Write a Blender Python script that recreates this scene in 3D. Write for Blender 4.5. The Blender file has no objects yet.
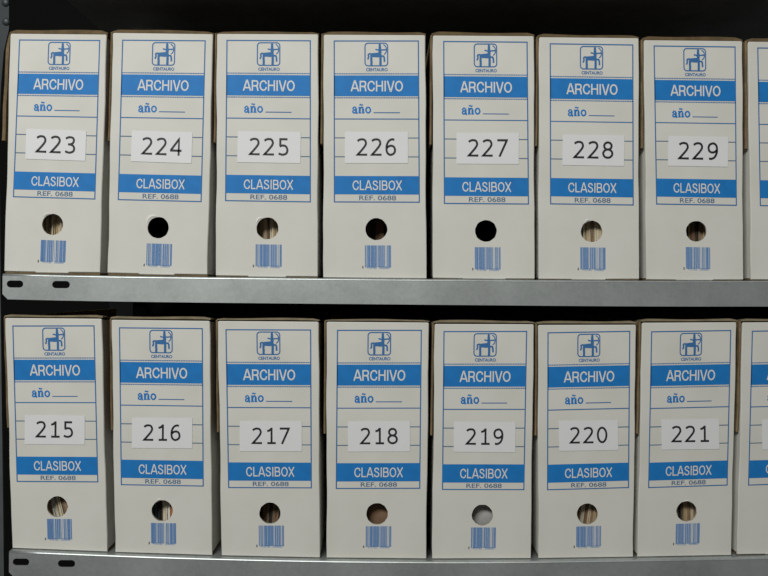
import bpy, bmesh, math, random
from mathutils import Vector, Matrix

SC = bpy.context.scene
COL = SC.collection

# ------------------------------------------------------------------ camera, world, lights, exposure
F = 790.0                       # focal length in pixels of a 768 x 576 frame
S = 0.00105                     # metres per pixel in the plane of the box fronts
D = F * S                       # camera distance to that plane
ZC = 1.42                       # eye height
ROLL = math.radians(0.4)
RV = Vector((math.cos(ROLL), 0, math.sin(ROLL)))
UV = Vector((-math.sin(ROLL), 0, math.cos(ROLL)))
FV = Vector((0, 1, 0))
CAM = Vector((0, -D, ZC))

cd = bpy.data.cameras.new('camera')
cam = bpy.data.objects.new('camera', cd)
COL.objects.link(cam)
cd.sensor_fit = 'HORIZONTAL'
cd.sensor_width = 36.0
cd.lens = 36.0 * F / 768.0
cd.clip_start = 0.02
m = Matrix.Identity(4)
for i in range(3):
    m[i][0] = RV[i]; m[i][1] = UV[i]; m[i][2] = -FV[i]; m[i][3] = CAM[i]
cam.matrix_world = m
SC.camera = cam

w = bpy.data.worlds.new('room_light')
SC.world = w
w.use_nodes = True
w.node_tree.nodes['Background'].inputs[0].default_value = (1.0, 0.99, 0.95, 1)
w.node_tree.nodes['Background'].inputs[1].default_value = 0.11


def area(name, loc, target, sx, sy, power, col):
    ld = bpy.data.lights.new(name, 'AREA')
    ld.shape = 'RECTANGLE'; ld.size = sx; ld.size_y = sy
    ld.energy = power; ld.color = col
    lo = bpy.data.objects.new(name, ld)
    COL.objects.link(lo)
    lo.location = loc
    lo.rotation_euler = (Vector(target) - Vector(loc)).to_track_quat('-Z', 'Y').to_euler()
    return lo


area('ceiling_lamp', (-0.68, -1.66, ZC + 1.15), (0.0, 0, ZC), 0.9, 0.35, 37.5, (1.0, 0.995, 0.95))

SC.view_settings.view_transform = 'Standard'
SC.view_settings.look = 'None'
SC.view_settings.exposure = 0.0
SC.view_settings.gamma = 1.0
SC.view_settings.use_curve_mapping = False


def P(px, py, Y=0.0):
    """the point at depth Y that stands at pixel (px, py)"""
    return CAM + (Y + D) * (FV + ((px - 384) / F) * RV + ((288 - py) / F) * UV)


# ------------------------------------------------------------------ materials
def mat(name, col, rough=0.7, metal=0.0, spec=0.3, noise=0.0, nscale=40.0, tint=None, bump=0.0, stretch=None, detail=5.0):
    mt = bpy.data.materials.new(name)
    mt.use_nodes = True
    nt = mt.node_tree
    b = nt.nodes['Principled BSDF']
    b.inputs['Base Color'].default_value = (*col, 1)
    b.inputs['Roughness'].default_value = rough
    b.inputs['Metallic'].default_value = metal
    b.inputs['Specular IOR Level'].default_value = spec
    if noise or bump:
        tc = nt.nodes.new('ShaderNodeTexCoord')
        mp = nt.nodes.new('ShaderNodeMapping')
        if stretch:
            mp.inputs['Scale'].default_value = stretch
        nz = nt.nodes.new('ShaderNodeTexNoise')
        nz.inputs['Scale'].default_value = nscale
        nz.inputs['Detail'].default_value = detail
        nt.links.new(tc.outputs['Object'], mp.inputs['Vector'])
        nt.links.new(mp.outputs['Vector'], nz.inputs['Vector'])
        if noise:
            mx = nt.nodes.new('ShaderNodeMix')
            mx.data_type = 'RGBA'
            t = tint or tuple(c * (1 - noise) for c in col)
            mx.inputs['A'].default_value = (*t, 1)
            mx.inputs['B'].default_value = (*col, 1)
            rp = nt.nodes.new('ShaderNodeMapRange')
            rp.inputs['From Min'].default_value = 0.3
            rp.inputs['From Max'].default_value = 0.62
            nt.links.new(nz.outputs['Fac'], rp.inputs['Value'])
            nt.links.new(rp.outputs['Result'], mx.inputs['Factor'])
            nt.links.new(mx.outputs['Result'], b.inputs['Base Color'])
        if bump:
            bp = nt.nodes.new('ShaderNodeBump')
            bp.inputs['Strength'].default_value = bump
            bp.inputs['Distance'].default_value = 0.002
            nt.links.new(nz.outputs['Fac'], bp.inputs['Height'])
            nt.links.new(bp.outputs['Normal'], b.inputs['Normal'])
    return mt


def galvanised(name, col, rough, metal):
    """zinc coated sheet: spangles, cloudy streaks and fine scratches"""
    mt = mat(name, col, rough, metal, 0.5)
    nt = mt.node_tree
    b = nt.nodes['Principled BSDF']
    tc = nt.nodes.new('ShaderNodeTexCoord')
    vo = nt.nodes.new('ShaderNodeTexVoronoi'); vo.inputs['Scale'].default_value = 260
    n1 = nt.nodes.new('ShaderNodeTexNoise'); n1.inputs['Scale'].default_value = 14; n1.inputs['Detail'].default_value = 6
    n2 = nt.nodes.new('ShaderNodeTexNoise'); n2.inputs['Scale'].default_value = 400; n2.inputs['Detail'].default_value = 2
    for n in (vo, n1, n2):
        nt.links.new(tc.outputs['Object'], n.inputs['Vector'])
    bw = nt.nodes.new('ShaderNodeRGBToBW')
    nt.links.new(vo.outputs['Color'], bw.inputs['Color'])
    a1 = nt.nodes.new('ShaderNodeMath'); a1.operation = 'MULTIPLY_ADD'
    a1.inputs[1].default_value = 0.10; a1.inputs[2].default_value = 0.46
    nt.links.new(bw.outputs['Val'], a1.inputs[0])
    a2 = nt.nodes.new('ShaderNodeMath'); a2.operation = 'MULTIPLY_ADD'
    a2.inputs[1].default_value = 0.78
    nt.links.new(n1.outputs['Fac'], a2.inputs[0]); nt.links.new(a1.outputs[0], a2.inputs[2])
    a3 = nt.nodes.new('ShaderNodeMath'); a3.operation = 'MULTIPLY_ADD'
    a3.inputs[1].default_value = 0.18
    nt.links.new(n2.outputs['Fac'], a3.inputs[0]); nt.links.new(a2.outputs[0], a3.inputs[2])
    vm = nt.nodes.new('ShaderNodeVectorMath'); vm.operation = 'SCALE'
    vm.inputs[0].default_value = col
    nt.links.new(a3.outputs[0], vm.inputs['Scale'])
    nt.links.new(vm.outputs[0], b.inputs['Base Color'])
    return mt


M = {
    'board': mat('white_board', (0.635, 0.63, 0.59), 0.75, noise=0.05, nscale=22, tint=(0.595, 0.59, 0.545), bump=0.05),
    'core': mat('board_core', (0.42, 0.37, 0.29), 0.9, noise=0.3, nscale=300),
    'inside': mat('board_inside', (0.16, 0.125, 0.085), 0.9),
    'kraft': mat('kraft_board', (0.225, 0.163, 0.088), 0.85, noise=0.45, nscale=60, bump=0.2),
    'kraft_pale': mat('pale_kraft_board', (0.22, 0.18, 0.115), 0.85, noise=0.35, nscale=60, bump=0.2),
    'ink': mat('blue_ink', (0.009, 0.18, 0.52), 0.6, noise=0.12, nscale=90),
    'line': mat('blue_line_ink', (0.035, 0.145, 0.36), 0.65),
    'faint': mat('faint_blue_ink', (0.085, 0.15, 0.25), 0.65),
    'bars': mat('barcode_ink', (0.085, 0.215, 0.47), 0.65),
    'white_ink': mat('unprinted_white', (0.67, 0.665, 0.63), 0.75),
    'paper': mat('sticker_paper', (0.70, 0.71, 0.73), 0.6, noise=0.02, nscale=60),
    'black_ink': mat('toner', (0.022, 0.022, 0.026), 0.5),
    'zinc': galvanised('galvanised_steel', (0.485, 0.52, 0.52), 0.43, 0.76),
    'post': mat('dark_grey_steel', (0.10, 0.115, 0.12), 0.5, 0.4, 0.5, noise=0.3, nscale=30),
    'plate': mat('dark_blue_steel', (0.018, 0.024, 0.029), 0.55, 0.2, 0.3, noise=0.3, nscale=30),
    'black': mat('black_steel', (0.006, 0.0065, 0.007), 0.6, 0, 0.1),  # post steel darkened, standing in for the shade behind the boxes
    'kraft_dark': mat('brown_kraft_board', (0.135, 0.094, 0.046), 0.85, noise=0.45, nscale=60, bump=0.2),
    'bolt': mat('bolt_steel', (0.03, 0.037, 0.042), 0.5, 0.3, 0.5),
    'wall': mat('dark_wall_paint', (0.006, 0.0066, 0.006), 0.95, 0, 0.05, noise=0.4, nscale=3),  # near-black colour stands in for the unlit depth of the shelves
    'floor': mat('grey_floor', (0.22, 0.215, 0.20), 0.6, noise=0.2, nscale=8),
}
PAPER = {
    'beige': (0.62, 0.52, 0.36), 'buff': (0.50, 0.38, 0.22), 'cream': (0.72, 0.66, 0.50), 'brown': (0.23, 0.14, 0.085),
    'dark': (0.05, 0.04, 0.03), 'blue': (0.06, 0.13, 0.20), 'green': (0.08, 0.15, 0.09), 'white': (0.78, 0.77, 0.72),
    'orange': (0.45, 0.19, 0.06), 'grey': (0.42, 0.42, 0.41), 'umber': (0.30, 0.215, 0.14),
}
PM = {k: mat('paper_' + k, v, 0.85, noise=0.15, nscale=80) for k, v in PAPER.items()}


# ------------------------------------------------------------------ object helpers
def obj(name, bm, mats, parent=None, smooth=False):
    me = bpy.data.meshes.new(name)
    bm.to_mesh(me); bm.free()
    for mm in (mats if isinstance(mats, (list, tuple)) else [mats]):
        me.materials.append(mm)
    if smooth:
        for p in me.polygons:
            p.use_smooth = True
    o = bpy.data.objects.new(name, me)
    COL.objects.link(o)
    if parent is not None:
        o.parent = parent
    return o


def empty(name, loc):
    o = bpy.data.objects.new(name, None)
    o.empty_display_size = 0.05
    COL.objects.link(o)
    o.location = loc
    return o


def tag(o, label=None, cat=None, group=None, kind=None):
    if label: o['label'] = label
    if cat: o['category'] = cat
    if group: o['group'] = group
    if kind: o['kind'] = kind
    return o


def hexa(bm, c, mi=0):
    """box from 8 corners: 4 of the lower ring, then 4 of the upper ring"""
    v = [bm.verts.new(p) for p in c]
    fs = []
    for q in ((3, 2, 1, 0), (4, 5, 6, 7), (0, 1, 5, 4), (1, 2, 6, 5), (2, 3, 7, 6), (3, 0, 4, 7)):
        f = bm.faces.new([v[i] for i in q]); f.material_index = mi
        fs.append(f)
    return fs


def box(bm, x0, x1, y0, y1, z0, z1, mi=0):
    return hexa(bm, [(x0, y0, z0), (x1, y0, z0), (x1, y1, z0), (x0, y1, z0),
                     (x0, y0, z1), (x1, y0, z1), (x1, y1, z1), (x0, y1, z1)], mi)


def plate(bm, outer, holes, y0, thick, mi=0, hole_mi=0, inset=0.0, edge_mi=None):
    """a sheet standing in the x-z plane: outline, holes and thickness, front arris eased by `inset`"""
    def ring(pts, y, off=0.0):
        n = len(pts); out = []
        for i in range(n):
            a, b, c = Vector(pts[i - 1]), Vector(pts[i]), Vector(pts[(i + 1) % n])
            t = (c - a)
            if t.length < 1e-9: t = b - a
            t.normalize()
            nrm = Vector((-t.y, t.x))             # inward for counter-clockwise outlines
            q = b + nrm * off
            out.append(bm.verts.new((q.x, y, q.y)))
        return out

    def bridge(r0, r1, mat_i):
        n = len(r0)
        for i in range(n):
            f = bm.faces.new((r0[i], r0[(i + 1) % n], r1[(i + 1) % n], r1[i])); f.material_index = mat_i
    em = mi if edge_mi is None else edge_mi
    fr = ring(outer, y0, inset)
    if inset:
        mid = ring(outer, y0 + inset)
        bridge(fr, mid, em)
    else:
        mid = fr
    bk = ring(outer, y0 + thick)
    bridge(mid, bk, em)
    hf, hb = [], []
    for h in holes:
        a, b = ring(h, y0), ring(h, y0 + thick)
        bridge(a, b, hole_mi)
        hf.append(a); hb.append(b)
    for loops in ([fr] + hf, [bk] + hb):
        es = []
        for l in loops:
            for i in range(len(l)):
                e = bm.edges.get((l[i], l[(i + 1) % len(l)])) or bm.edges.new((l[i], l[(i + 1) % len(l)]))
                es.append(e)
        r = bmesh.ops.triangle_fill(bm, use_beauty=True, use_dissolve=False, edges=es)
        for g in r['geom']:
            if isinstance(g, bmesh.types.BMFace): g.material_index = mi
    bmesh.ops.recalc_face_normals(bm, faces=bm.faces[:])


# ------------------------------------------------------------------ lettering
def crom(pts, n=6):
    out = []
    p = [Vector(q) for q in pts]
    p = [p[0] * 2 - p[1]] + p + [p[-1] * 2 - p[-2]]
    for i in range(1, len(p) - 2):
        for k in range(n):
            t = k / n
            a, b, c, d = p[i - 1], p[i], p[i + 1], p[i + 2]
            out.append(0.5 * ((2 * b) + (c - a) * t + (2 * a - 5 * b + 4 * c - d) * t * t + (3 * b - a - 3 * c + d) * t ** 3))
    out.append(p[-2])
    return out


def ell(cx, cy, rx, ry, n=26):
    return [Vector((cx + rx * math.cos(2 * math.pi * k / n), cy + ry * math.sin(2 * math.pi * k / n))) for k in range(n + 1)]


def V(*a):
    return [Vector(q) for q in a]


SIX = crom([(.56, .92), (.42, .945), (.24, .86), (.12, .66), (.085, .40), (.13, .18), (.25, .07), (.36, .055), (.53, .13),
            (.60, .30), (.54, .50), (.38, .575), (.22, .54), (.11, .45)])
DIGITS = {
    '0': [ell(.35, .5, .275, .445)],
    '1': [V((.12, .79), (.25, .82), (.38, .93)), V((.40, 1.0), (.40, .03)), V((.13, .055), (.67, .055))],
    '2': [crom([(.07, .84), (.17, .91), (.33, .945), (.50, .90), (.575, .75), (.55, .62), (.45, .47), (.26, .25), (.09, .07)])
          + V((.075, .055), (.655, .055))],
    '3': [crom([(.08, .86), (.20, .92), (.34, .945), (.51, .90), (.57, .76), (.51, .61), (.36, .535), (.22, .53)]),
          crom([(.22, .53), (.38, .52), (.54, .44), (.60, .28), (.54, .13), (.36, .055), (.20, .07), (.06, .13)])],
    '4': [V((.52, 0), (.52, .95), (.47, .88), (.06, .32), (.06, .285), (.69, .285))],
    '5': [V((.59, .945), (.16, .945), (.16, .55)), crom([(.12, .53), (.32, .585), (.50, .53), (.595, .33), (.54, .14), (.36, .055), (.20, .07), (.07, .12)])],
    '6': [SIX],
    '7': [V((.06, .945), (.63, .945), (.61, .88), (.20, 0))],
    '8': [ell(.35, .735, .225, .205), ell(.35, .295, .275, .24)],
    '9': [[Vector((.70 - q.x, 1.0 - q.y)) for q in SIX]],
}


_lay = [0]


def lift_ink(put):
    """each stroke lies a hair above the one before, so that crossing strokes never share a plane"""
    _lay[0] = (_lay[0] + 1) % 9
    dy = -.000011 * _lay[0]
    return lambda p: put(p) + Vector((0, dy, 0))


def ribbon(bm, pts, width, put, mi=0):
    """a mitred stroke; put((x, y)) -> 3D point"""
    put = lift_ink(put)
    q = [pts[0]]
    for p in pts[1:]:
        if (p - q[-1]).length > 1e-5: q.append(p)
    closed = (q[0] - q[-1]).length < 1e-4
    if closed: q = q[:-1]
    n = len(q); L, R = [], []
    for i in range(n):
        a = q[i - 1] if (i > 0 or closed) else None
        c = q[(i + 1) % n] if (i < n - 1 or closed) else None
        d1 = (q[i] - a).normalized() if a is not None else None
        d2 = (c - q[i]).normalized() if c is not None else None
        t = ((d1 or d2) + (d2 or d1))
        t = t.normalized() if t.length > 1e-6 else (d1 or d2)
        nr = Vector((-t.y, t.x))
        k = 1.0
        if d1 is not None and d2 is not None:
            k = 1 / max(0.45, abs(nr.dot(Vector((-d1.y, d1.x)))))
        L.append(bm.verts.new(put(q[i] + nr * width * .5 * k)))
        R.append(bm.verts.new(put(q[i] - nr * width * .5 * k)))
    for i in range(n if closed else n - 1):
        j = (i + 1) % n
        f = bm.faces.new((L[i], R[i], R[j], L[j])); f.material_index = mi


def poly(bm, pts, put, mi=0):
    put = lift_ink(put)
    f = bm.faces.new([bm.verts.new(put(Vector(p))) for p in pts]); f.material_index = mi


_tc = {}


def text_mesh(s, offset):
    key = (s, offset)
    if key not in _tc:
        cu = bpy.data.curves.new('lettering', 'FONT')
        cu.body = s; cu.size = 1.0; cu.offset = offset; cu.resolution_u = 5
        o = bpy.data.objects.new('lettering', cu)
        COL.objects.link(o)
        dg = bpy.context.evaluated_depsgraph_get()
        me = o.evaluated_get(dg).to_mesh()
        vs = [(v.co.x, v.co.y) for v in me.vertices]
        fs = [tuple(p.vertices) for p in me.polygons]
        x0, x1 = min(v[0] for v in vs), max(v[0] for v in vs)
        y0, y1 = min(v[1] for v in vs), max(v[1] for v in vs)
        vs = [((x - x0) / (x1 - x0), (y1 - y) / (y1 - y0)) for x, y in vs]
        _tc[key] = (vs, fs)
        bpy.data.objects.remove(o); bpy.data.curves.remove(cu)
    return _tc[key]


def text(bm, s, x0, x1, y0, y1, put, mi=0, offset=0.0):
    vs, fs = text_mesh(s, offset)
    bv = [bm.verts.new(put(Vector((x0 + u * (x1 - x0), y0 + v * (y1 - y0))))) for u, v in vs]
    for f in fs:
        if len(set(f)) > 2:
            try:
                bm.faces.new([bv[i] for i in f]).material_index = mi
            except ValueError:
                pass


CAPS = {
    'A': (.74, [V((.02, 0), (.335, .97), (.405, .97), (.72, 0)), V((.16, .29), (.58, .29))]),
    'R': (.70, [V((.08, 0), (.08, .93), (.40, .93)), V((.08, .47), (.40, .47)), crom([(.38, .93), (.55, .89), (.60, .71), (.54, .52), (.38, .47)]), V((.42, .47), (.56, .36), (.62, .0))]),
    'C': (.74, [crom([(.66, .66), (.58, .85), (.40, .93), (.19, .84), (.08, .62), (.08, .38), (.19, .16), (.40, .07), (.58, .15), (.67, .36)])]),
    'H': (.72, [V((.08, 0), (.08, 1)), V((.64, 0), (.64, 1)), V((.08, .52), (.64, .52))]),
    'I': (.24, [V((.12, 0), (.12, 1))]),
    'V': (.68, [V((.03, 1), (.31, .03), (.37, .03), (.65, 1))]),
    'O': (.78, [ell(.39, .5, .32, .43)]),
    'L': (.56, [V((.08, 1), (.08, .07), (.54, .07))]),
    'S': (.66, [crom([(.56, .72), (.48, .88), (.33, .93), (.15, .87), (.11, .71), (.22, .58), (.44, .48), (.57, .34), (.54, .15), (.34, .07), (.14, .13), (.07, .30)])]),
    'B': (.69, [V((.08, .5), (.08, .93), (.38, .93)), V((.08, .52), (.40, .52)), V((.38, .07), (.08, .07), (.08, .5)),
                crom([(.37, .93), (.52, .89), (.56, .73), (.52, .58), (.37, .52)]), crom([(.38, .52), (.56, .46), (.61, .30), (.55, .12), (.37, .07)])]),
    'X': (.68, [V((.04, 1), (.64, 0)), V((.64, 1), (.04, 0))]),
}


def caps(bm, s, x0, x1, y0, y1, put, mi, wd):
    gap = .075
    tot = sum(CAPS[c][0] for c in s) + gap * (len(s) - 1)
    kx = (x1 - x0) / tot; x = 0.0
    for c in s:
        for st in CAPS[c][1]:
            # strokes are drawn in letter units so that widths follow the squeeze of the type
            ribbon(bm, st, wd, lambda p, x=x: put(Vector((x0 + (x + p.x) * kx, y1 - p.y * (y1 - y0)))), mi)
        x += CAPS[c][0] + gap


def rect(bm, x0, x1, y0, y1, put, mi=0):
    poly(bm, [(x0, y0), (x0, y1), (x1, y1), (x1, y0)], put, mi)


# ------------------------------------------------------------------ the setting
bm = bmesh.new(); box(bm, -1.6, 1.6, -1.6, 0.62, -0.05, 0.0)
tag(obj('floor', bm, M['floor']), kind='structure')
bm = bmesh.new(); box(bm, -1.6, 1.6, 0.50, 0.60, 0.0, 2.6)
tag(obj('wall_back', bm, M['wall']), kind='structure')

# ------------------------------------------------------------------ the shelving
LIPY = -0.007
UP = [(2.5, 273.5), (100, 275.6), (212, 277), (320, 278), (430, 279), (545, 280), (650, 280.8), (768, 280.8), (1000, 281)]
LO = [(9, 551), (64, 553), (128, 555.8), (200, 558), (300, 560.4), (400, 561.6), (500, 561.8), (600, 560.4), (700, 558.8), (768, 557.4), (1000, 552)]


def lip_curve(meas):
    pts = [P(x, y, LIPY) for x, y in meas]

    def z_at(x):
        if x <= pts[0].x:
            a, b = pts[0], pts[1]
        elif x >= pts[-1].x:
            a, b = pts[-2], pts[-1]
        else:
            for a, b in zip(pts, pts[1:]):
                if a.x <= x <= b.x: break
        return a.z + (b.z - a.z) * (x - a.x) / (b.x - a.x)

    def smooth(x):                                        # the sheet bends, it does not kink
        return sum(z_at(x + d) for d in (-.05, -.025, 0, .025, .05)) / 5 if x > pts[0].x + .05 else z_at(x)
    return smooth


z_up, z_lo = lip_curve(UP), lip_curve(LO)
X_UP0, X_LO0 = P(2.5, 280, LIPY).x, P(9, 560, LIPY).x
X_END = 0.66


def shelf(zf, x0, x1, lip, slots, parent):
    bm = bmesh.new()
    n = 34
    xs = [x0 + (x1 - x0) * k / n for k in range(n + 1)]
    r = 0.0022
    # lip plate with slotted holes and clipped lower corners
    top = [(x, zf(x) - r) for x in xs]
    c = 0.0055
    bot = [(x, zf(x) - lip) for x in xs]
    outer = [(x0, bot[0][1] + c), (x0 + c, bot[0][1])] + bot[1:-1] + [(x1 - c, bot[-1][1]), (x1, bot[-1][1] + c)] + list(reversed(top))
    holes = []
    for (sx, sz, hw, hh) in slots:
        h = []
        for k in range(9):
            a = -math.pi / 2 + math.pi * k / 8
            h.append((sx + hw - hh + hh * math.cos(a), sz + hh * math.sin(a)))
        for k in range(9):
            a = math.pi / 2 + math.pi * k / 8
            h.append((sx - hw + hh + hh * math.cos(a), sz + hh * math.sin(a)))
        holes.append(h)
    plate(bm, outer, holes, LIPY, 0.0011)
    # rolled top edge, tray, rear lip and the return flange at the foot of the lip
    prof = [(LIPY + r - r * math.cos(a), -r + r * math.sin(a)) for a in [math.pi / 2 * k / 6 for k in range(7)]]
    prof += [(0.42, 0.0), (0.42, -lip), (0.4189, -lip), (0.4189, -0.0011)]
    prof += [(LIPY + r, -0.0011), (LIPY + 0.0011, -r)]
    rings = [[bm.verts.new((x, py, zf(x) + pz)) for py, pz in prof] for x in xs]
    for a, b in zip(rings, rings[1:]):
        for i in range(len(prof)):
            j = (i + 1) % len(prof)
            f = bm.faces.new((a[i], b[i], b[j], a[j]))
            f.smooth = i < 6
    for k in (rings[0], rings[-1]):
        bm.faces.new(k)
    rings = [[bm.verts.new((x, py, zf(x) - lip + pz)) for py, pz in ((LIPY + .0011, 0.0011), (LIPY + .014, 0.0011), (LIPY + .014, 0), (LIPY + .0011, 0))] for x in xs[1:-1]]
    for a, b in zip(rings, rings[1:]):
        for i in range(4):
            bm.faces.new((a[i], b[i], b[(i + 1) % 4], a[(i + 1) % 4]))
    bmesh.ops.recalc_face_normals(bm, faces=bm.faces[:])
    return obj('shelf', bm, M['zinc'], parent)


rack = empty('metal_shelving', (0, 0.2, 0))
tag(rack, 'grey galvanised steel shelving with slotted shelf edges holding two rows of boxes', 'shelving')
RI = Vector((0, -0.2, 0))


def into_rack(o):
    o.location = RI
    return o


def slot(px, py, hw, hh):
    p = P(px, py, LIPY)
    return (p.x, p.z, hw * S, hh * S)


into_rack(shelf(z_up, X_UP0, X_END, 0.0268, [slot(15, 284, 8.2, 3.5), slot(61, 284.6, 8.8, 3.6)], rack))
into_rack(shelf(z_lo, X_LO0, X_END, 0.0275, [slot(21, 562, 8.2, 3.4), slot(66.5, 563.6, 8.6, 3.5)], rack))
into_rack(shelf(lambda x: z_up(x) + 0.345, X_UP0, X_END, 0.0268, [], rack))  # unseen top shelf, added to keep the space above the upper row dark

PA, PB = P(-0.6, 140, 0.004), P(3.2, 450, 0.004)
LEAN = (PA.x - PB.x) / (PA.z - PB.z)                       # the left post leans a little
x_post = PB.x - LEAN * PB.z                                # at the floor


def post(x0, x1, yb, sign, lean=0.0, finish='post'):
    bm = bmesh.new()
    holes = []
    xc = (x0 + x1) / 2
    z = 0.06
    while z < 1.98:
        holes.append([(xc + lean * z + .0045 * math.cos(a), z + .0085 * math.sin(a)) for a in [2 * math.pi * k / 14 for k in range(14)]])
        z += 0.05
    plate(bm, [(x0, 0.0), (x1, 0.0), (x1 + lean * 2, 2.0), (x0 + lean * 2, 2.0)], holes, yb, 0.002)
    xw = x0 if sign > 0 else x1
    xa, xb, k = (xw, xw + .002, lean * 2) if sign > 0 else (xw - .002, xw, lean * 2)
    hexa(bm, [(xa, yb + .002, 0), (xb, yb + .002, 0), (xb, yb + .038, 0), (xa, yb + .038, 0),
              (xa + k, yb + .002, 2), (xb + k, yb + .002, 2), (xb + k, yb + .038, 2), (xa + k, yb + .038, 2)])
    return into_rack(obj('upright_post', bm, M[finish], rack))


posts = [post(x_post - .038, x_post, 0.002, 1, LEAN), post(X_END + .001, X_END + .039, 0.002, -1),
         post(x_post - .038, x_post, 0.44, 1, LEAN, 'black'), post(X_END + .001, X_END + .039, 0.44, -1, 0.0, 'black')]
# corner plate with two bolts beside the top left box
bm = bmesh.new()
ce = [P(x, y) for x, y in ((-30, -40), (-30, 150), (-1.4, 150), (1.4, 84), (4.0, 52), (6.6, 40), (9.2, 29), (9.2, -40))]
plate(bm, [(p.x, p.z) for p in ce], [], -0.0006, 0.0014)
cp = into_rack(obj('corner_plate', bm, M['plate'], rack))
for (px, py) in ((6, 3), (6.5, 22)):
    bm = bmesh.new()
    p = P(px, py, 0)
    bmesh.ops.create_uvsphere(bm, u_segments=14, v_segments=8, radius=0.0042, matrix=Matrix.Translation((p.x, -0.0006, p.z)) @ Matrix.Diagonal((1, .55, 1, 1)))
    bo = obj('bolt', bm, M['bolt'], cp, smooth=True)

# ------------------------------------------------------------------ archive boxes
DEPTH = 0.355
T0 = (334.2, 41.0, 418.4, 202.0)          # the printed frame of the sample box the drawing is measured on


LOW_WARP = [(30, 0), (41, 0), (75, .4), (96, 1.0), (119, 1.3), (138, 1.5), (157, 1.4), (176, .3), (194.4, .5), (202, 0), (230, -1.9), (245, -4.3), (268, -5.4), (400, -6)]
UP_WARP = [(0, 0), (202, 0), (230, -.8), (245, .4), (400, .4)]


def bend(table, y):
    for (a, fa), (b, fb) in zip(table, table[1:]):
        if a <= y <= b:
            return y + fa + (fb - fa) * (y - a) / (b - a)
    return y


def quad_map(q, x0, y0, x1, y1, Y=0.0, table=None):
    tl, tr, br, bl = [P(*c) for c in q]

    def put(p, dy=0.0):
        u = (p[0] - x0) / (x1 - x0); v = ((bend(table, p[1]) if table else p[1]) - y0) / (y1 - y0)
        a = tl.lerp(tr, u)
        b = bl.lerp(br, u)
        r = a + (b - a) * v
        return Vector((r.x, Y + dy, r.z))
    return put


BARS = '1010001101001100100011010111101001101101110101010110110010001011100101110010111001010000101101'


def emblem(bm, L):
    X0, X1, Y0, Y1 = 365.0, 387.6, 43.2, 65.8
    e = lambda p: L((X0 + p[0] * (X1 - X0), Y0 + p[1] * (Y1 - Y0)))
    r = 0.13; out = []
    for (cx, cy, a0) in ((1 - r, r, -90), (1 - r, 1 - r, 0), (r, 1 - r, 90), (r, r, 180)):
        for k in range(5):
            a = math.radians(a0 + 22.5 * k)
            out.append(Vector((cx + r * math.cos(a), cy + r * math.sin(a))))
    ribbon(bm, out + [out[0]], 0.05, e)
    # horse back, hind legs, fore legs, raised fore leg, tail
    poly(bm, [(.23, .45), (.72, .40), (.735, .58), (.58, .63), (.30, .61), (.23, .56)], e)
    ribbon(bm, V((.285, .50), (.275, .72), (.285, .80), (.28, .97)), 0.10, e)
    ribbon(bm, V((.68, .50), (.685, .75), (.68, .97)), 0.105, e)
    ribbon(bm, V((.70, .57), (.82, .575), (.85, .64), (.86, .83)), 0.075, e)
    ribbon(bm, crom([(.25, .46), (.15, .50), (.16, .60), (.12, .72)]), 0.07, e)
    # torso, head, arm, bow
    poly(bm, [(.60, .14), (.71, .14), (.735, .42), (.59, .46)], e)
    bmv = ell(.655, .095, .055, .075, 12)[:-1]
    poly(bm, list(reversed(bmv)), e)
    ribbon(bm, V((.46, .27), (.60, .31), (.95, .285)), 0.06, e)
    ribbon(bm, crom([(.82, .06), (.92, .16), (.945, .29), (.92, .42), (.84, .50)]), 0.045, e)


def ano(bm, L):
    X0, Y0, s = 351.8, 113.3, 6.5          # baseline, x-height in sample pixels
    def e(dx):
        return lambda p: L((X0 + (dx + p[0]) * s, Y0 - p[1] * s))
    a = e(0)
    ribbon(bm, V((.63, .78), (.63, .14), (.72,   .05), (.86, .05)), .31, a)
    ribbon(bm, crom([(.16, .74), (.30, .94), (.50, .95), (.63, .78)]), .19, a)
    poly(bm, ell(.18, .74, .15, .15, 10)[:-1], a)
    ribbon(bm, crom([(.62, .56), (.38, .52), (.16, .36), (.16, .16), (.32, .05), (.50, .12), (.62, .26)]), .22, a)
    n = e(.98)
    ribbon(bm, V((.20, .98), (.20, 0)), .32, n)
    ribbon(bm, V((.0, .93), (.20, .93)), .16, n)
    ribbon(bm, V((.0, .05), (.46, .07)), .16, n)
    ribbon(bm, crom([(.28, .70), (.46, .92), (.66, .88), (.72, .66)]), .22, n)
    ribbon(bm, V((.72, .70), (.72, 0)), .32, n)
    ribbon(bm, V((.54, .05), (.98, .07)), .16, n)
    ribbon(bm, crom([(.18, 1.24), (.34, 1.36), (.54, 1.24), (.72, 1.36)]), .19, n)
    o = e(2.02)
    ribbon(bm, ell(.47, .50, .34, .42), .24, o)
    ribbon(bm, V((.13, .68), (.13, .32)), .16, o)
    ribbon(bm, V((.81, .68), (.81, .32)), .16, o)


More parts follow.
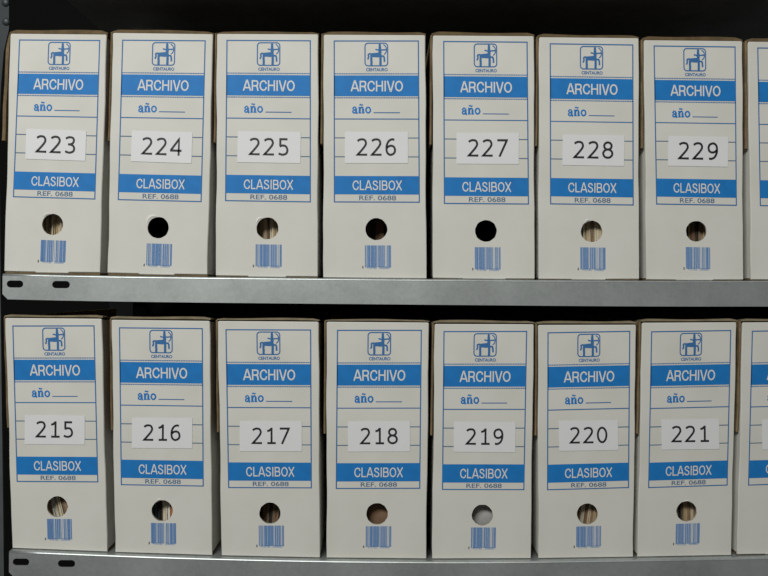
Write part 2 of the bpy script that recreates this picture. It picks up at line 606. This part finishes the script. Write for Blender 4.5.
def rounded_front(Fm, rng):
    """outline of the front board in sample units 0..1, counter-clockwise seen from the front, softly uneven"""
    wpx, hpx = 102.0, 243.0
    pts = []

    def add(u, v):
        pts.append((u, v))
    n = 14
    ph = rng.uniform(0, 6)
    wob = lambda v, k: (0.45 * math.sin(v * 9 + ph + k) + 0.25 * math.sin(v * 23 + ph * 2 + k) + rng.uniform(-.15, .15)) / wpx
    # left side going down (seen from the front), bottom with the locking tab, right side going up, top
    r = 1.7
    for k in range(5):
        a = math.radians(90 + 22.5 * k)
        add((r + r * math.cos(a)) / wpx, (r - r * math.sin(a)) / hpx)
    for k in range(1, n):
        v = k / n
        add(wob(v, 0) * (0.6 + v * .4), v)
    add(0.0, 1.002)
    t0, t1 = rng.uniform(.27, .33), rng.uniform(.64, .72)
    add(t0, 1.003); add(t0 + .01, 1.0065); add(t1 - .01, 1.007); add(t1, 1.0025)
    add(1.0, 1.002)
    for k in range(1, n):
        v = 1 - k / n
        add(1 + wob(v, 2) * .6, v)
    for k in range(5):
        a = math.radians(0 + 22.5 * k)
        add((wpx - r + r * math.cos(a)) / wpx, (r - r * math.sin(a)) / hpx)
    out = []
    for u, v in pts:
        p = Fm((u, v)); out.append((p.x, p.z))
    return out


def make_box(num, face, frame, sticker, ktop, zf, label, group, pale, tuft, rng):
    Fm = quad_map(face, 0, 0, 1, 1)
    L0 = quad_map(frame, *T0, 0.0, LOW_WARP if pale else UP_WARP)
    bl, br, tl, tr = Fm((0, 1)), Fm((1, 1)), Fm((0, 0)), Fm((1, 0))
    zb0, zb1 = zf(bl.x), zf(br.x)
    lift = max(zf(bl.x + (br.x - bl.x) * k / 20) - (zb0 + (zb1 - zb0) * k / 20) for k in range(21)) + .0004
    zb0 += lift; zb1 += lift                               # stands on the shelf
    origin = Vector(((bl.x + br.x) / 2, DEPTH / 2, (zb0 + zb1) / 2))
    root = empty('archive_box', origin)
    tag(root, label, 'box', group)

    def add(name, bm, mats, parent=root, smooth=False):
        bmesh.ops.translate(bm, verts=bm.verts[:], vec=-origin)
        return obj(name, bm, mats, parent, smooth)

    # carton: bottom, two sides, back; board 2.5 mm
    t = .0025
    e = .0004
    bm = bmesh.new()
    bL, bR = Vector((bl.x + e, 0, zb0)), Vector((br.x - e, 0, zb1))
    tL, tR = Vector((tl.x + e, 0, tl.z - .001)), Vector((tr.x - e, 0, tr.z - .001))

    def pt(v, y): return (v.x, y, v.z)
    sag = Vector((0, 0, .0165)); dx = Vector((t, 0, 0)); up = Vector((0, 0, t))
    yf, yb = t + .0001, DEPTH
    # floor of the carton reaches the front under the board
    hexa(bm, [pt(bL, .0012), pt(bR, .0012), pt(bR, yb), pt(bL, yb), pt(bL + up, .0012), pt(bR + up, .0012), pt(bR + up, yb), pt(bL + up, yb)], 1)
    fs = hexa(bm, [pt(bL + up, yf), pt(bL + up + dx, yf), pt(bL + up + dx, yb), pt(bL + up, yb), pt(tL, yf), pt(tL + dx, yf), pt(tL + dx - sag, yb), pt(tL - sag, yb)], 0)
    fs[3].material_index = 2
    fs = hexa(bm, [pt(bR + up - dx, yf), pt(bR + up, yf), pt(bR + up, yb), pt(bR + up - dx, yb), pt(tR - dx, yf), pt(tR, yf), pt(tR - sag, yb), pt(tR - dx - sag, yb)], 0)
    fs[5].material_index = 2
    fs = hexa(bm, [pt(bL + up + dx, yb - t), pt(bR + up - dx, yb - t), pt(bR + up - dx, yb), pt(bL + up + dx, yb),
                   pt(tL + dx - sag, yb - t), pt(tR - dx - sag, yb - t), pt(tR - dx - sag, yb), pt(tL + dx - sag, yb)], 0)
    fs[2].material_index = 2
    bmesh.ops.recalc_face_normals(bm, faces=bm.faces[:])
    add('carton', bm, [M['board'], M['kraft_dark'], M['inside']])

    # front board with its finger hole
    bm = bmesh.new()
    hr, hx, hy = 10.9, 375.7 + rng.uniform(-.3, .3), 229.9
    hc = L0((hx, hy))
    hs = (L0((hx + 1, hy)) - hc).length

    def hole_pt(rr, a):
        return Vector((hc.x + rr * hs * math.cos(a), 0, hc.z + rr * hs * math.sin(a)))
    hole = []
    for k in range(30):
        a = 2 * math.pi * k / 30
        rr = hr * (1 + rng.uniform(-.018, .018))
        p = hole_pt(rr, a)
        hole.append((p.x, p.z))
    outline = [(x, max(z, zb0 + (zb1 - zb0) * (x - bl.x) / (br.x - bl.x) + .0001)) for x, z in rounded_front(Fm, rng)]
    plate(bm, outline, [hole], 0.0, t, 0, 1, 0.0007)
    if tuft:                                               # torn paper curling off the rim
        a0, a1, ext = tuft
        prev = None
        for k in range(9):
            a = math.radians(a0 + (a1 - a0) * k / 8)
            s = math.sin(math.pi * k / 8)
            ring = []
            for (f, dy) in ((0.97, 0), (1 + ext * s * .5, -.0011 * s), (1 + ext * s, -.0004 * s)):
                rr = hr * f
                p = hole_pt(rr, a)
                ring.append(bm.verts.new((p.x, dy - .00005, p.z)))
            if prev:
                for i in range(2):
                    bm.faces.new((prev[i], prev[i + 1], ring[i + 1], ring[i])).material_index = 2
            prev = ring
    add('front_panel', bm, [M['board'], M['core'], M['white_ink']])

    # kraft lid: bulging top board and the flap tucked down the left side
    bm = bmesh.new()
    xs = [k / 16 for k in range(17)]
    kr = M['kraft_pale'] if pale else M['kraft_dark']
    rows = []
    for u in xs:
        base = Fm((u, 0)); base.z += .0005 if pale else -.0006
        pk = quad_map([(face[0][0], ktop[0]), (face[1][0], ktop[1]), (face[1][0], 400), (face[0][0], 400)], 0, 0, 1, 1)((u, 0))
        edge = min(1.0, min(u, 1 - u) / .045)
        hgt = (pk.z - base.z) * (0.62 + .38 * math.sqrt(max(0, 1 - (1 - edge) ** 2))) + .0004 * math.sin(u * 7 + num)
        x = base.x - .0013 * (1 - u) + .0005 * u
        y0 = .0012
        prof = [(y0 + .0022, .0002) if pale else (y0 + .0008, -.0015), (y0, hgt * .35), (y0 + .0004, hgt * .75), (y0 + .0018, hgt), (y0 + .008, hgt - .0006), (DEPTH * .5, hgt - .0076), (DEPTH, hgt - .0148), (DEPTH, -.0163)]
        rows.append([bm.verts.new((x, py, base.z + pz)) for py, pz in prof])
    for a, b in zip(rows, rows[1:]):
        for i in range(8):
            j = (i + 1) % 8
            bm.faces.new((a[i], b[i], b[j], a[j]))
    bm.faces.new(rows[0]); bm.faces.new(rows[-1])
    bmesh.ops.recalc_face_normals(bm, faces=bm.faces[:])
    lid = add('lid', bm, kr)
    bm = bmesh.new()
    flare = {223: .0075, 215: .0002}.get(num, .0016)
    off, th = .0003, (.0034 if num == 223 else .0021)
    n = 9
    vmax = .47 if pale else .445
    rows = []
    for k in range(n + 1):
        v = k / n * vmax
        p = Fm((0, v))
        f = off + (.0034 * (k / n) ** .5 if num == 223 else flare * (k / n) ** 1.3 * .5) + rng.uniform(0, .0002)
        yy = .0012 + .0006 * math.sin(k * 1.3 + num)
        z = p.z - .001 if k else p.z + .001
        x1 = p.x - f
        rows.append([bm.verts.new((x1 - th, yy + .001, z)), bm.verts.new((x1 - th * .5, yy, z)), bm.verts.new((x1, yy + .001, z)),
                     bm.verts.new((p.x - off * .6, DEPTH - .01, z)), bm.verts.new((p.x - off * .6 - th, DEPTH - .01, z))])
    for a, b in zip(rows, rows[1:]):
        for i in range(5):
            j = (i + 1) % 5
            bm.faces.new((a[i], b[i], b[j], a[j]))
    bm.faces.new(rows[0]); bm.faces.new(rows[-1])
    bmesh.ops.recalc_face_normals(bm, faces=bm.faces[:])
    add('side_flap', bm, M['kraft'], lid)

    # blue print
    l1 = lambda p: L0(p, -.00012)
    l2 = lambda p: L0(p, -.00024)
    bm = bmesh.new()
    x0, y0, x1, y1 = T0
    lw = 1.15
    for (a, b, c, d) in ((x0 - lw / 2, x1 + lw / 2, y0 - lw / 2, y0 + lw / 2), (x0 - lw / 2, x1 + lw / 2, y1 - lw / 2, y1 + lw / 2),
                         (x0 - lw / 2, x0 + lw / 2, y0 - lw / 2, y1 + lw / 2), (x1 - lw / 2, x1 + lw / 2, y0 - lw / 2, y1 + lw / 2)):
        rect(bm, a, b, c, d, l1)
    for yy, wd in ((119.0, 1.0), (137.9, .95), (156.8, .95)):
        rect(bm, x0, x1, yy - wd / 2, yy + wd / 2, l1, 0 if yy < 130 else 1)
    # rows of fine dots above and below the heading
    for yy in (73.8, 97.8):
        k = x0 + .6
        while k < x1 - 1:
            rect(bm, k, k + 1.35, yy - .5, yy + .5, l1)
            k += 1.75
    rect(bm, 373.3, 399.6, 112.2, 113.1, l1)
    text(bm, 'REF. 0688', 358.8, 395.4, 195.4, 200.3, l1, 1, 0.012)
    lab = add('printed_label', bm, [M['line'], M['faint']])
    bm = bmesh.new(); ano(bm, l1)
    add('year_lettering', bm, M['ink'], lab)
    bm = bmesh.new(); emblem(bm, l1)
    text(bm, 'CENTAURO', 366.0, 387.6, 68.0, 71.3, l1, 0, 0.035)
    add('emblem', bm, M['line'], lab)
    bm = bmesh.new()
    rect(bm, x0, x1, 75.5, 96.2, l1)
    caps(bm, 'ARCHIVO', 351.0, 402.8, 80.8, 91.5, l2, 1, .138)
    add('title_band', bm, [M['ink'], M['white_ink']], lab)
    bm = bmesh.new()
    rect(bm, x0, x1, 176.0, 194.4, l1)
    caps(bm, 'CLASIBOX', 352.2, 401.2, 180.4, 190.2, l2, 1, .125)
    add('name_band', bm, [M['ink'], M['white_ink']], lab)

    # barcode
    bm = bmesh.new()
    k = 0
    bx0, bw = 364.4, 25.6 / len(BARS)
    sh = num % 7
    code = BARS[:3] + BARS[3 + sh * 6:90] + BARS[3:3 + sh * 6] + BARS[90:]
    while k < len(code):
        if code[k] == '1':
            j = k
            while j < len(code) and code[j] == '1': j += 1
            rect(bm, bx0 + k * bw - .06, bx0 + j * bw + .06, 244.9, 267.0, l1)
            k = j
        else:
            k += 1
    text(bm, '8', 361.6, 362.9, 265.4, 268.2, l1, 1, 0.03)
    text(bm, '410782', 366.2, 375.8, 265.9, 268.5, l1, 0)
    text(bm, '206880', 378.6, 388.4, 265.9, 268.5, l1, 0)
    add('barcode', bm, [M['bars'], M['black_ink']])

    # number sticker
    cx, cy, sw, sh_, ang = sticker
    ca, sa = math.cos(math.radians(ang)), math.sin(math.radians(ang))

    def sp(p, dy=0.0):
        q = P(cx + p[0] * ca - p[1] * sa, cy + p[0] * sa + p[1] * ca)
        return Vector((q.x, dy, q.z))
    bm = bmesh.new()
    a, b = sw / 2, sh_ / 2
    ring = []
    for (sx, sy) in ((-a, b), (a, b), (a, -b), (-a, -b)):
        ring.append((bm.verts.new(sp((sx, sy), -.00048)), bm.verts.new(sp((sx, sy), -.00036))))
    bm.faces.new([r_[0] for r_ in ring]); bm.faces.new([r_[1] for r_ in reversed(ring)])
    for i in range(4):
        j = (i + 1) % 4
        bm.faces.new((ring[i][0], ring[i][1], ring[j][1], ring[j][0]))
    bmesh.ops.recalc_face_normals(bm, faces=bm.faces[:])
    st = add('number_sticker', bm, M['paper'])
    bm = bmesh.new()
    H = 16.3 if pale else 17.3; W = 15.6 if pale else 16.5; adv = .868 * W
    txt = str(num)
    xx = -adv * 1.5 + .085 * W
    for ch in txt:
        for stroke in DIGITS[ch]:
            ribbon(bm, stroke, .126, lambda p, xx=xx: sp((xx + p.x * W, -p.y * H + H * .5 - .5), -.0006))
        xx += adv
    add('printed_number', bm, M['black_ink'], st)
    return root, L0, origin


UPPER = [
    (223, ((10.3, 33.5), (106.6, 34.4), (100, 272), (4.2, 270.7)), ((19.6, 40), (99.7, 40.5), (94.8, 199), (13.5, 196.7)), (56, 145, 60, 30, 2.0), (28.8, 29.5)),
    (224, ((112.7, 32.7), (213, 34), (207.4, 274), (107.3, 272.3)), ((122.7, 40.2), (205.2, 40.8), (201.1, 201.6), (118.3, 199.6)), (161.8, 147, 60.5, 30.8, 2.0), (28.2, 30.5)),
    (225, ((217, 33.7), (318.3, 34.2), (317.7, 276), (215.8, 275)), ((227, 40.4), (310.3, 40.8), (310.3, 201.9), (225.6, 200.6)), (269.1, 147.3, 63, 31, .9), (30.6, 31)),
    (226, ((323.7, 34.5), (425.3, 35), (426.6, 278), (323.3, 277)), ((334.2, 41), (418.3, 41), (419.3, 202.2), (334.4, 201.9)), (376.5, 147.6, 63, 31.3, .1), (31, 31.3)),
    (227, ((433, 35.3), (534, 36), (534.7, 278.3), (433, 277.5)), ((443.7, 41.5), (527, 42.2), (528.4, 204), (444.4, 203.4)), (487.6, 148.5, 62.3, 31, .3), (31, 32.3)),
    (228, ((539.3, 37), (638.8, 38), (639.2, 278.5), (538.8, 278.5)), ((550.2, 43.8), (632.7, 45), (633.1, 205), (550.6, 203.8)), (593.3, 150.4, 61.5, 30.5, 1.0), (33, 35)),
    (229, ((644.2, 40), (742.5, 41), (743.4, 279.2), (646.7, 279)), ((654, 46), (735, 47), (736.3, 205.3), (656.6, 204)), (698, 151.5, 59.8, 29.8, 1.0), (35.3, 36.6)),
    (230, ((748.3, 41.5), (845, 42.5), (847, 279), (751.3, 279)), ((757.7, 48), (838, 49), (840, 206.5), (760.3, 205.6)), (800.5, 152.5, 59.5, 29.8, .8), (37, 38)),
]
LOWER = [
    (215, ((5, 318), (101.6, 318.8), (107.3, 552), (12.4, 549.8)), ((12.9, 326), (94, 325.8), (97.8, 481.8), (17.2, 481.3)), (54.9, 429.8, 60, 29, .5), (314.9, 315.5)),
    (216, ((111.4, 319.8), (209.8, 321), (212.2, 555.3), (115.2, 553)), ((119.5, 327.8), (202.3, 328.6), (203.2, 486), (121.4, 484.6)), (162.2, 433, 60.2, 30.3, .4), (316.2, 317.2)),
    (217, ((217.8, 321), (318.7, 321.8), (320, 557.3), (221.7, 556)), ((226, 329.7), (310.6, 330), (311.3, 487.8), (228.7, 487.5)), (270.8, 436.2, 62, 30, 0), (318, 318.4)),
    (218, ((326.6, 321.8), (429, 322.6), (426.3, 558.4), (326.7, 558)), ((337.5, 330.3), (421.3, 330.3), (419.7, 488.2), (336.3, 488.4)), (379, 436.4, 62, 30.2, -.2), (319, 319.8)),
    (219, ((434.8, 324), (534, 324.3), (530.8, 559), (432.3, 559)), ((444, 331.6), (526.6, 331.4), (523.8, 489.6), (442.5, 489.4)), (484.6, 437, 61.5, 30, .5), (320, 321)),
    (220, ((538.3, 325), (636.3, 324.8), (633.2, 557.4), (538.5, 558.5)), ((548, 332.8), (629.7, 331.3), (628.4, 487.5), (547.5, 489.7)), (588.4, 435.5, 59, 30, -.9), (321.5, 321)),
    (221, ((642.4, 322.8), (736.7, 322.3), (731.3, 555), (637.7, 557.3)), ((651.6, 331.8), (730.7, 330.5), (727, 485), (648.6, 487.5)), (690.2, 434.3, 57.6, 30, -.7), (319.3, 319)),
    (222, ((742.8, 322.5), (838, 322), (832, 552), (737.5, 554)), ((752.3, 331.2), (832, 330), (827, 482.5), (748.5, 485)), (791, 434.2, 58, 30, -.7), (319, 318.6)),
]
TUFT = {223: (95, 150, .22), 224: (88, 172, .42), 225: (105, 165, .30), 228: (95, 130, .25), 216: (85, 125, .2), 221: (60, 110, .15)}
WHERE = {
    223: 'white cardboard archive box numbered 223, leftmost on the upper shelf',
    224: 'white cardboard archive box numbered 224 with torn paper at its finger hole',
    225: 'white cardboard archive box numbered 225 on the upper shelf between 224 and 226',
    226: 'white cardboard archive box numbered 226 on the upper shelf between 225 and 227',
    227: 'white cardboard archive box numbered 227 with an empty dark finger hole',
    228: 'white cardboard archive box numbered 228 on the upper shelf between 227 and 229',
    229: 'white cardboard archive box numbered 229, second from right on the upper shelf',
    230: 'partly seen white archive box right of box 229 on the upper shelf',
    215: 'white cardboard archive box numbered 215, leftmost on the lower shelf',
    216: 'white cardboard archive box numbered 216 on the lower shelf between 215 and 217',
    217: 'white cardboard archive box numbered 217 on the lower shelf between 216 and 218',
    218: 'white cardboard archive box numbered 218 on the lower shelf between 217 and 219',
    219: 'white cardboard archive box numbered 219 with plain grey behind its finger hole',
    220: 'white cardboard archive box numbered 220 on the lower shelf between 219 and 221',
    221: 'white cardboard archive box numbered 221, second from right on the lower shelf',
    222: 'partly seen white archive box right of box 221 on the lower shelf',
}
# papers seen in the finger holes: colours from left to right, lean, distance behind the board, wording
PAPERS = {
    223: (['brown', 'buff', 'beige', 'umber', 'cream', 'buff', 'beige', 'brown'], .02, .010, 'buff papers on edge behind the finger hole of box 223'),
    225: (['brown', 'umber', 'buff', 'beige', 'brown', 'cream', 'buff', 'umber'], .0, .012, 'brown and buff papers behind the finger hole of box 225'),
    226: (['brown', 'dark', 'brown', 'dark'], .0, .020, 'dark brown papers behind the finger hole of box 226'),
    228: (['beige', 'cream', 'buff', 'beige', 'umber', 'cream', 'beige', 'buff'], -.03, .007, 'pale beige papers filling the finger hole of box 228'),
    229: (['green', 'dark', 'buff', 'brown', 'dark', 'umber', 'buff', 'brown'], .0, .012, 'dark brown and green papers behind the finger hole of box 229'),
    215: (['brown', 'buff', 'white', 'buff', 'cream', 'brown', 'umber', 'brown'], -.28, .008, 'slanting buff papers behind the finger hole of box 215'),
    216: (['dark', 'green', 'blue', 'dark', 'cream', 'white', 'orange', 'green'], -.03, .009, 'blue, white and orange papers behind the finger hole of box 216'),
    217: (['dark', 'dark', 'brown', 'umber', 'dark', 'umber', 'brown', 'dark'], .05, .013, 'dark papers behind the finger hole of box 217'),
    218: (['brown'], .0, .010, 'plain brown folder behind the finger hole of box 218'),
    219: (['grey'], .0, .008, 'plain grey folder behind the finger hole of box 219'),
    220: (['buff', 'umber', 'cream', 'brown', 'beige', 'umber', 'buff', 'brown'], .12, .009, 'rumpled beige papers behind the finger hole of box 220'),
    221: (['buff', 'cream', 'dark', 'umber', 'buff', 'umber', 'beige', 'umber', 'buff'], -.02, .008, 'beige papers with a dark gap behind the finger hole of box 221'),  # dark leaves put the shade of the gap into the colour
}


def make_papers(num, L0, face, zf, rng):
    cols, lean, back, label = PAPERS[num]
    Fm = quad_map(face, 0, 0, 1, 1)
    bl, br = Fm((0, 1)), Fm((1, 1))
    hx = L0((375.7, 230)); hz = hx.z
    z0 = max(zf(bl.x), zf(br.x)) + .0032
    bm = bmesh.new()
    names = sorted(set(cols)); back = back * 1.1 + .003
    hxc = hx.x * (1 + (back + .002) / D)                  # centred behind the hole as one looks in from the aisle
    xa, xb = hxc - .0145, hxc + .0145
    if len(cols) == 1:
        # one folder with a softly bowed spine
        n = 12; rows = []
        for k in range(n + 1):
            u = k / n; x = xa - .008 + (xb - xa + .016) * u
            y = back + .006 * (abs(u - .5) * 2) ** 2
            rows.append([bm.verts.new(c) for c in ((x, y, z0), (x, y + .001, hz + .03), (x, .22, hz + .03), (x, .22, z0))])
        for a, b in zip(rows, rows[1:]):
            for i in range(4):
                bm.faces.new((a[i], b[i], b[(i + 1) % 4], a[(i + 1) % 4])).smooth = i == 0
        bm.faces.new(rows[0]); bm.faces.new(rows[-1])
    else:
        # sheets and folders on edge, the colours in order, each a few leaves thick
        cut = [0.0]
        for c in cols: cut.append(cut[-1] + rng.uniform(.6, 1.4))
        for i, c in enumerate(cols):
            a, b = xa + (xb - xa) * cut[i] / cut[-1], xa + (xb - xa) * cut[i + 1] / cut[-1]
            leaves = max(1, int((b - a) / .0009))
            for k in range(leaves):
                x0 = a + (b - a) * k / leaves; x1 = a + (b - a) * (k + .86) / leaves
                y = back + rng.uniform(0, .0035)
                h = hz + .022 + rng.uniform(0, .01)
                d0, d1 = (z0 - hz) * lean, (h - hz) * lean
                lim0 = max(min(d0, .02), -.02)
                d1 = lim0 + (d1 - d0) * 1.0 if abs(d0) > .02 else d1
                d0 = lim0
                if abs(lean) > .1:
                    d0, d1 = (z0 - hz) * lean * .9, (h - hz) * lean
                hexa(bm, [(x0 + d0, y, z0), (x1 + d0, y, z0), (x1 + d0, .2, z0), (x0 + d0, .2, z0),
                          (x0 + d1, y, h), (x1 + d1, y, h), (x1 + d1, .2, h), (x0 + d1, .2, h)], names.index(c))
    bmesh.ops.recalc_face_normals(bm, faces=bm.faces[:])
    org = Vector((hx.x, .1, z0))
    bmesh.ops.translate(bm, verts=bm.verts[:], vec=-org)
    o = obj('folder' if len(cols) == 1 else 'paper_bundle', bm, [PM[n_] for n_ in names])
    o.location = org
    tag(o, label, 'folder' if len(cols) == 1 else 'papers', 'papers inside the archive boxes')


for rows, zf, grp, pale in ((UPPER, z_up, 'archive boxes on the upper shelf', False), (LOWER, z_lo, 'archive boxes on the lower shelf', True)):
    for (num, face, frame, sticker, ktop) in rows:
        rng = random.Random(num)
        root, L0, org = make_box(num, face, frame, sticker, ktop, zf, WHERE[num], grp, pale, TUFT.get(num), rng)
        if num in PAPERS:
            make_papers(num, L0, face, zf, rng)
